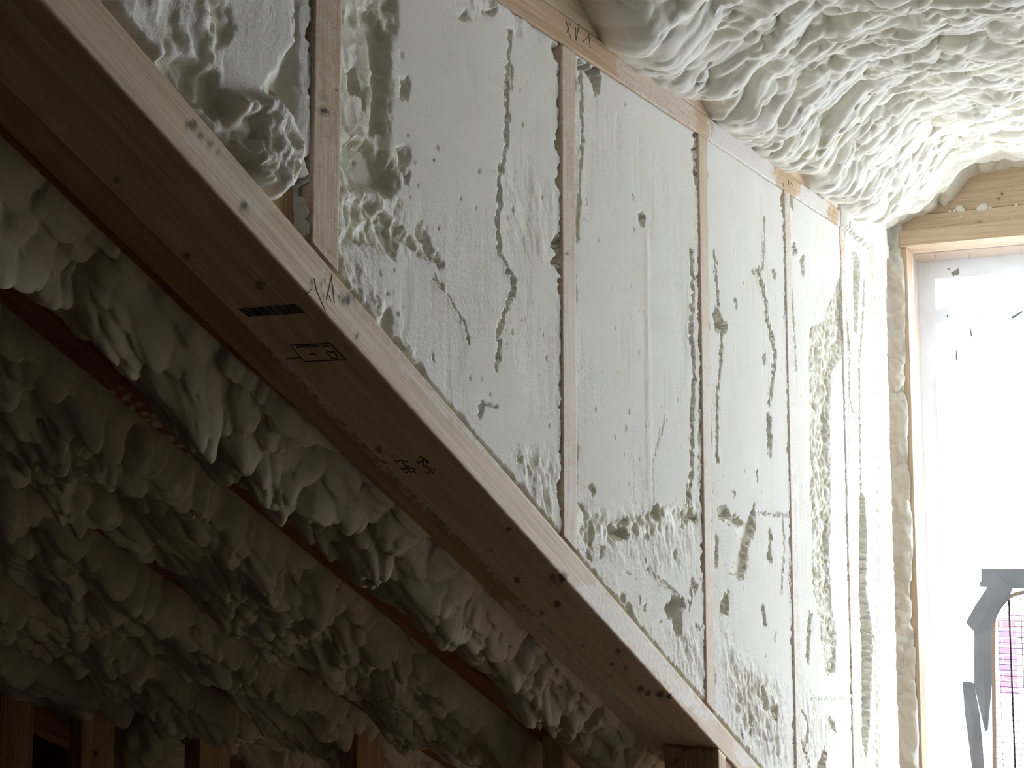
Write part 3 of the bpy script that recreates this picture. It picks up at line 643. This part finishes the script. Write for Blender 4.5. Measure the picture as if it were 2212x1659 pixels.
wall_bay(SX[4] - 0.004, 3.33, 'smooth bright foam panel at the window corner with an upright slot', 66,
    polys=[([(1858, 1062), (1870, 1075), (1874, 1150), (1872, 1280), (1886, 1370), (1884, 1450), (1880, 1560), (1872, 1640), (1862, 1600), (1862, 1400), (1856, 1260), (1857, 1150)], .034, 4, .003),
           ([(1838, 540), (1846, 545), (1858, 560), (1860, 600), (1856, 650), (1852, 720), (1846, 720), (1844, 640)], .020, 4, .001)],
    lines=[([(1826, 480), (1822, 560), (1822, 620), (1836, 760), (1834, 860), (1846, 900)], 1.8, .010), ([(1868, 600), (1862, 720), (1856, 780), (1858, 950), (1860, 1060)], 2.2, .010), ([(1840, 1400), (1838, 1659)], 1.6, .006),
           ([(1830, 700), (1832, 1000)], 2, .010)],
    rough=[([(1835, 1590), (1900, 1590), (1900, 1680), (1835, 1680)], .006)], swell=[([(1808, 330), (2000, 330), (2000, 1750), (1884, 1750), (1888, 900), (1872, 540), (1812, 490)], .0115, 9), ([(1850, 330), (2010, 330), (2010, 700), (1925, 760), (1890, 640), (1862, 500)], .007, 45)],
    stx=0.0026, stz=0.0024, pits=14, edge=0.003, base=0.0005, top=0.088)

# ------------------------------------------------------------------ ceiling foam
def ceiling_foam():
    X0, X1 = 0.9, 3.595; st = 0.0036
    nu = int((X1 - X0) / st); T = 1.35; nv = int(T / 0.0032)
    X, t = np.meshgrid(np.linspace(X0, X1, nu), np.linspace(-0.02, T, nv), indexing='ij')
    # profile: starts on the upper plate, coves out and up to the ceiling
    c = sst(t, 0.0, 0.24); Y = -0.002 - t * (0.97 + 0.0 * c)
    rise = 0.05 + 0.12 * sst(X, 1.2, 3.3)
    lift = 0.050 * (1 - sst(X, 1.36, 1.50)) + 0.030 * np.exp(-((X - 1.86) / 0.05) ** 2) + 0.030 * np.exp(-((X - 2.50) / 0.06) ** 2) + 0.026 * np.exp(-((X - 2.82) / 0.05) ** 2)
    zbase = zp(X) + PT + 0.004 + 0.040 * sst(t, 0.0, 0.10) + lift * (1 - sst(t, 0.0, 0.12)) + rise * c
    corner = np.exp(-((Y + 0.0) / 0.13) ** 2) * sst(X, 2.95, 3.5); zbase = zbase + (np.interp(-Y, [-.02, 0, .04, .10, .14, .20, .3, 2], [.755, .765, .81, .822, .84, .905, .92, .92]) + Z0 - zbase) * sst(X, 3.0, 3.48)
    nY = -(1 - c) * 0.55; nZ = -np.sqrt(1 - nY ** 2)
    # sprayed lumps stretched along slanting passes
    ang = math.radians(52); u0 = X * math.cos(ang) + Y * math.sin(ang); v0 = -X * math.sin(ang) + Y * math.cos(ang)
    wx = 0.026 * fbm(X * 6, Y * 6, 101, 3); wy = 0.02 * fbm(X * 7 + 9, Y * 7, 103, 3)
    cs = 1.0 + 0.0 * X
    u = (u0 + wx) / 0.046; v = (v0 + wy) / 0.038
    big = bumps(u * 0.55, v * 0.62, 71); mid = bumps(u, v, 72); sm = bumps(u * 2.2, v * 2.0, 73)
    passes = fbm(v0 * 9, u0 * 1.5, 75, 2)
    rnd_ = bumps(X / 0.075 + wx * 6, Y / 0.07 + wy * 6, 79); kb = sst(-Y + 0.25 * (X - 2.6) + 0.15 * fbm(X * 5, Y * 5, 97, 2), 0.12, 0.42)
    h = (0.020 * big + 0.019 * mid) * (1 - 0.55 * kb) + 0.030 * rnd_ * kb + 0.0085 * sm * (1 - 0.6 * kb) + 0.012 * passes
    blk = np.exp(-(((X - 1.50) / 0.12) ** 2 + ((Y + 0.06) / 0.06) ** 2) ** 2); h = h * (1 - 0.5 * blk) + 0.045 * blk
    hw = (0.45 + 0.55 * sst(t, -0.02, 0.05))
    D = h * hw - 0.012
    P = np.stack([X - 0.10 * h * hw, Y + nY * D, zbase + nZ * D], -1)
    P[..., 0] = np.minimum(P[..., 0], 3.598)
    raw = np.clip(0.30 - 0.28 * mid + 0.2 * fbm(X * 12, Y * 12, 88, 3), 0, 1)
    raw = np.maximum(raw, 0.8 * np.exp(-(((X - 2.35) / 0.16) ** 2 + ((Y + 0.06) / 0.05) ** 2)) * sst(fbm(X * 25, Y * 25, 91, 2), -.1, .4))
    def back(R): R[:, 2] = np.maximum(R[:, 2] + 0.02, Z0 + 0.97); return R
    o = sheet('ceiling', P, raw, M_lump, back); o['kind'] = 'structure'; return o
ceiling_foam()

# ------------------------------------------------------------------ window head, jamb and the foam round them
def bar(name, X0, X1, Y0, Y1, z0, z1, m, seed, parent=None, knots=(), vertical=False):
    if vertical:
        f = lambda a, b, fr: np.stack([X0 + b, Y0 - a, Z0 + z0 + (z1 - z0) * fr], -1); sect = (Y0 - Y1, X1 - X0); L = z1 - z0
    else:
        f = lambda a, b, fr: np.stack([X0 + b, Y0 + (Y1 - Y0) * fr, Z0 + z0 + a], -1); sect = (z1 - z0, X1 - X0); L = Y0 - Y1
    return wood(name, sect, f, m, parent, step=0.004, ring=0.004, seed=seed, L=L, knots=knots)
hd = tag(bar('window_header', 3.505, 3.60, 0.08, -2.1, 0.788, 0.93, M_pale, 71, knots=[(2165, 418, 4, .9), (2157, 430, 4, .8)]), 'tan header board over the window, just below the ceiling foam', 'header')
h2 = tag(bar('window_header', 3.498, 3.60, 0.08, -2.1, 0.7455, 0.7865, M_pale, 72, knots=[(2116, 481, 9, .4)]), 'narrow board under the header, spattered with foam drops', 'header')
def drop(px, py, r, parent, X=3.498):
    c = onX(px, py, X); nu, nv = 10, 14; V = []; Fs = []
    for i in range(nu):
        for j in range(nv):
            th = math.pi * i / (nu - 1); ph = 2 * math.pi * j / nv
            V.append((c[0] + 0.5 * r * math.cos(ph) * math.sin(th), c[1] + r * 1.15 * math.sin(ph) * math.sin(th), c[2] + r * math.cos(th)))
    for i in range(nu - 1):
        for j in range(nv):
            Fs.append((i * nv + j, (i + 1) * nv + j, (i + 1) * nv + (j + 1) % nv, i * nv + (j + 1) % nv))
    return mesh_obj('foam_drop', V, Fs, M_lump, parent, True, {'raw': np.zeros(len(V))})
for px, py, r in ((2052, 457, .0035), (2062, 455, .004), (2073, 450, .009), (2079, 454, .006), (2124, 448, .011), (2117, 450, .008), (2139, 449, .004), (2076, 467, .003), (2195, 443, .004), (2186, 469, .002)):
    drop(px, py, r, h2)
fr = bpy.data.objects.new('window_frame', None); col.objects.link(fr); fr.location = (0, 0, 0)
tag(fr, 'pale wooden frame lining the bright window opening', 'window frame')
bar('head_jamb', 3.480, 3.60, -0.022, -1.99, 0.702, 0.744, M_pale, 73, fr)
bar('side_jamb', 3.499, 3.60, 0.012, -0.038, -1.14, 0.7015, M_pale, 74, fr, vertical=True)
bar('side_jamb', 3.492, 3.60, -1.952, -1.99, -1.14, 0.7015, M_pale, 75, fr, vertical=True)
bar('sill', 3.47, 3.60, 0.012, -1.99, -1.18, -1.142, M_pale, 76, fr)

def corner_strip():
    # lumpy greenish-white foam squeezed in the slot between the wall end and the window jamb
    nu, nv = 50, 520
    a, Z = np.meshgrid(np.linspace(0, 1, nu), np.linspace(Z0 - 0.80, Z0 + 0.80, nv), indexing='ij')
    Y = 0.088 - a * 0.106
    bl = bumps(a * 1.6, Z * 11, 81, .5, 1.0) + 0.4 * bumps(a * 5, Z * 34, 84); n = fbm(a * 3, Z * 14, 82, 3)
    seam = np.exp(-((a - 0.50 - 0.06 * np.sin(Z * 9)) / 0.06) ** 2)
    X = 3.496 - 0.016 * bl - 0.012 * n + 0.02 * seam
    X = X - 0.05 * (1 - sst(a, 0.0, 0.25)) * 0
    Y = Y - 0.010 * bl * sst(a, .6, 1.0)
    raw = np.clip(0.10 + 0.3 * n, 0, 1)
    def back(R): R[:, 0] = 3.60; return R
    tag(sheet('foam_strip', np.stack([X, Y, Z], -1)[:, ::-1], raw[:, ::-1], M_foam, back), 'lumpy greyish foam squeezed upright between the wall end and the window jamb', 'insulation')
corner_strip()

# ------------------------------------------------------------------ the window unit behind the plastic
wn = bpy.data.objects.new('window_1', None); col.objects.link(wn); struct(wn)
def pbox(name, x0, x1, pl_, pt_, pr_, pb_, X, m, parent):
    """box from picture edges (left, top, right, bottom) measured on the plane X"""
    a = onX(pl_, (pt_ + pb_) / 2, X); b = onX(pr_, (pt_ + pb_) / 2, X); t_ = onX((pl_ + pr_) / 2, pt_, X); u = onX((pl_ + pr_) / 2, pb_, X)
    return box(name, x0, x1, b[1], a[1], u[2], t_[2], m, parent)
zw = lambda py: onX(2100, py, 3.74)[2]
YS = -0.075; ym = onX(2112, 750, 3.74)[1]
box('frame_stile', 3.73, 3.78, YS, -0.030, ZW0, ZW1, M_vinyl, wn)
box('frame_stile', 3.73, 3.78, YW1, YW1 + 0.045, ZW0, ZW1, M_vinyl, wn)
box('frame_head', 3.73, 3.78, YW1 + 0.045, YS, zw(598), ZW1, M_vinyl, wn)
box('frame_sill', 3.73, 3.78, YW1 + 0.045, YS, ZW0, ZW0 + 0.06, M_vinyl, wn)
box('meeting_rail', 3.735, 3.775, YW1 + 0.045, YS, zw(694), zw(662), M_vinyl, wn)
for k in range(7):
    box('muntin', 3.745, 3.765, ym - 0.008 - k * 0.25, ym + 0.008 - k * 0.25, ZW0 + 0.06, zw(694), M_vinyl, wn)

# plastic film stapled over the opening, gently rippled
def film():
    nu, nv = 240, 180
    a, b = np.meshgrid(np.linspace(0, 1, nu), np.linspace(0, 1, nv), indexing='ij')
    Y = -0.0385 - a * 1.911; Z = Z0 - 1.13 + b * (1.13 + 0.7005)
    X = 3.578 + 0.010 * sst(a, 0, .05) + 0.004 * fbm(a * 6, b * 5, 3, 3)
    P = np.stack([X, Y, Z], -1); idx = np.arange(nu * nv).reshape(nu, nv)
    q = np.stack([idx[:-1, :-1], idx[1:, :-1], idx[1:, 1:], idx[:-1, 1:]], -1).reshape(-1, 4)
    # below the white sheet's top the film is cut away
    keep = ~((Z[:-1, :-1] < Z0 + 0.33) & (Y[:-1, :-1] < -0.115))
    q = q[keep.ravel()]
    return mesh_obj('plastic_film', P.reshape(-1, 3), (q, []), M_film)
fl = tag(film(), 'clear milky plastic film stretched over the bright window', 'plastic sheet')
SPK = [([(2054, 588), (2060, 586), (2066, 582), (2070, 578), (2073, 588), (2070, 594), (2062, 594), (2060, 598)],), ([(2046, 580), (2051, 579), (2052, 583), (2047, 583)],), ([(2083, 606), (2086, 606), (2086, 611), (2083, 609)],),
       ([(2094, 710), (2097, 709), (2100, 722), (2100, 728), (2097, 727)],), ([(2064, 756), (2066, 754), (2069, 776), (2067, 780), (2064, 776)],), ([(2185, 684), (2208, 671), (2210, 674), (2188, 689)],), ([(2094, 548), (2095, 548), (2095, 560), (2094, 560)],),
       ([(2115, 674), (2118, 673), (2118, 676)],), ([(2045, 680), (2049, 681), (2048, 686), (2045, 685)],), ([(2108, 634), (2110, 634), (2110, 636)],), ([(2105, 794), (2107, 800), (2106, 803)],), ([(2019, 551), (2023, 552), (2022, 556)],)]
M_spot = plain('foam_fleck', (0.35, 0.38, 0.38))
for (s_,) in SPK:
    decal('foam_fleck', [s_], lambda x, y: onX(x, y, 3.574), np.array([-1.0, 0, 0]), M_spot, fl, 0.0004)

# white translucent sheet with the arched, meshed opening cut in it
XS = 3.600
def white_sheet():
    inner = [(2300, 1276), (2250, 1276.5), (2225, 1277.5), (2210, 1279), (2195, 1282), (2180, 1288), (2168, 1300), (2158, 1312), (2150, 1325), (2146, 1340), (2145, 1400), (2146, 1480), (2147, 1560), (2148, 1659)]
    I = [onX(x, y, XS) for x, y in inner]
    bot = Z0 - 1.12; yR = -0.62; mir = []
    yc = (I[-1][1] + yR) / 2
    I = [p for p in I if p[1] > yc]; I = sorted(I, key=lambda p: (p[2], 0))[::-1]
    left = [(p[1], p[2]) for p in I] + [(I[-1][1] - 0.0, Z0 - 0.74)]
    pts = left[::-1] + [(2 * yc - y, z) for y, z in left]           # up the left side, over the arch, down the right
    n = len(pts)
    outer = []
    yA, yB, zT = -0.0385, -1.945, onX(2022, 815, XS)[2]; zM = onX(1985, 1390, XS)[2]; yM = onX(2022, 815, XS)[1]
    ring = [(yA, bot), (yA, zM), (yM, zM), (yM, zT), (yB, zT), (yB, bot)]
    V = [(XS, y, z) for y, z in ring] + [(XS, y, z) for y, z in pts]
    from mathutils.geometry import tessellate_polygon
    tr = tessellate_polygon([[Vector((0, y, z)) for y, z in ring], [Vector((0, y, z)) for y, z in pts[::-1]]])
    order = list(range(6)) + [6 + i for i in range(n - 1, -1, -1)]
    Fs = [tuple(order[i] for i in t_) for t_ in tr]
    k = len(V); th = 0.0008
    V2 = V + [(x + th, y, z) for x, y, z in V]
    Fs2 = Fs + [tuple(i + k for i in f[::-1]) for f in Fs]
    return mesh_obj('white_sheet', V2, Fs2, M_white, None, False), pts
ws, arch = white_sheet()
tag(ws, 'glaring white sheet filling the lower window, cut out around an arched opening', 'sheet')
# beige rim of the opening
def ring_strip(name, pts, w, x0, x1, m, parent=None):
    c = np.array(pts); cy = c[:, 0].mean(); out = []
    V = []; Fs = []
    for i, (y, z) in enumerate(c):
        a = c[max(0, i - 1)]; b = c[min(len(c) - 1, i + 1)]; t_ = (b - a) / (np.linalg.norm(b - a) + 1e-9); nrm = np.array([-t_[1], t_[0]])
        if nrm @ (np.array([cy, c[:, 1].mean()]) - np.array([y, z])) < 0: nrm = -nrm
        q = np.array([y, z]) + nrm * w; o_ = np.array([y, z]) - nrm * 0.004
        V += [(x0, *o_), (x0, *q), (x1, *q), (x1, *o_)]
    for i in range(len(c) - 1):
        for k in range(4): Fs.append((i * 4 + k, i * 4 + (k + 1) % 4, i * 4 + 4 + (k + 1) % 4, i * 4 + 4 + k))
    return mesh_obj(name, V, Fs, m, parent, False)
mesh_root = bpy.data.objects.new('mesh_screen', None); col.objects.link(mesh_root)
tag(mesh_root, 'wire mesh screen with a beige rim in the arched opening of the white sheet', 'screen')
ring_strip('rim', arch, 0.006, XS - 0.004, XS + 0.006, M_rim, mesh_root)
V = []; Fs = []
def wire(y0, z0, y1, z1, w):
    if abs(y1 - y0) > abs(z1 - z0): q = [(y0, z0 - w), (y1, z1 - w), (y1, z1 + w), (y0, z0 + w)]
    else: q = [(y0 - w, z0), (y0 + w, z0), (y1 + w, z1), (y1 - w, z1)]
    b = len(V)
    for x in (XS + 0.001, XS + 0.001 + 2 * w):
        for y, z in q: V.append((x, y, z))
    Fs.extend([(b, b + 1, b + 2, b + 3), (b + 7, b + 6, b + 5, b + 4), (b, b + 4, b + 5, b + 1), (b + 1, b + 5, b + 6, b + 2), (b + 2, b + 6, b + 7, b + 3), (b + 3, b + 7, b + 4, b)])
ya = max(p[0] for p in arch); yb = min(p[0] for p in arch); ztop = max(p[1] for p in arch)
def arch_z(y):
    best = None
    for (y0, z0), (y1, z1) in zip(arch[:-1], arch[1:]):
        if min(y0, y1) <= y <= max(y0, y1) and abs(y1 - y0) > 1e-6:
            z = z0 + (z1 - z0) * (y - y0) / (y1 - y0); best = z if best is None else max(best, z)
    return best if best is not None else ztop
def arch_y(z):
    best = ya
    for (y0, z0), (y1, z1) in zip(arch[:-1], arch[1:]):
        if min(z0, z1) <= z <= max(z0, z1) and abs(z1 - z0) > 1e-6 and max(y0, y1) > (ya + yb) / 2:
            best = y0 + (y1 - y0) * (z - z0) / (z1 - z0)
    return best
z = Z0 - 0.73
while z < ztop - 0.004:
    y = arch_y(z); wire(y - 0.001, z, ya + yb - y + 0.001, z, 0.0007); z += 0.0142
for k in range(13):
    y = ya - 0.022 - k * 0.0285
    if y > yb + 0.004: wire(y, Z0 - 0.735, y, arch_z(y) - 0.001, 0.0022 if k % 4 == 1 else 0.0007)
mesh_obj('wire_mesh', V, Fs, M_wire, mesh_root, False)

def tape(pts, X, label, dx=0.0):
    # a strip with a little body and a crease
    P = [onX(x, y, X) for x, y in pts]; c = sum(P) / len(P); n = len(P)
    V = [p + np.array([dx * ((i % 3) - 1), 0, 0]) for i, p in enumerate(P)] + [c + np.array([-0.0015, 0, 0])]
    V2 = V + [v + np.array([0.0012, 0, 0]) for v in V]; m_ = n + 1
    Fs = [(i, (i + 1) % n, n) for i in range(n)] + [(m_ + (i + 1) % n, m_ + i, m_ + n) for i in range(n)] + [(i, m_ + i, m_ + (i + 1) % n, (i + 1) % n) for i in range(n)]
    return tag(mesh_obj('tape_strip', V2, Fs, M_tape, None, False), label, 'tape', 'grey tape round the arched opening')
tape([(2119, 1228), (2212, 1229), (2330, 1231), (2330, 1275), (2212, 1272), (2118, 1268), (2115, 1258), (2120, 1255)], XS - 0.0028, 'level strip of grey tape across the top of the arched opening', 0.0004)
tape([(2152, 1240), (2188, 1270), (2180, 1290), (2158, 1316), (2146, 1344), (2140, 1350), (2104, 1364), (2098, 1358), (2086, 1345), (2104, 1312), (2130, 1272)], XS - 0.0062, 'slanting strip of grey tape at the upper left shoulder of the opening', 0.0006)
tape([(2104, 1362), (2130, 1347), (2145, 1350), (2144, 1430), (2141, 1500), (2134, 1578), (2128, 1580), (2118, 1540), (2104, 1478)], XS - 0.0028, 'upright strip of grey tape along the left side of the opening', 0.0006)
tape([(2079, 1474), (2092, 1472), (2104, 1476), (2116, 1540), (2122, 1600), (2128, 1680), (2102, 1680), (2092, 1600), (2084, 1540)], XS - 0.0050, 'lowest strip of grey tape, splayed outward at lower left', 0.0006)

# ------------------------------------------------------------------ outside
struct(box('ground_outside', 3.9, 30, -14, 14, -1.3, -1.2, M_ground))
for k, (py0, py1, px0, px1) in enumerate(((1335, 1500, 2155, 2200),)):
    a = onX(px0, py0, 9.0); b = onX(px1, py1, 9.0)
    tag(box('brick_house', 9.0, 9.6, b[1], a[1], b[2], a[2], M_brick), 'reddish brickwork seen washed out through the wire mesh', 'building')
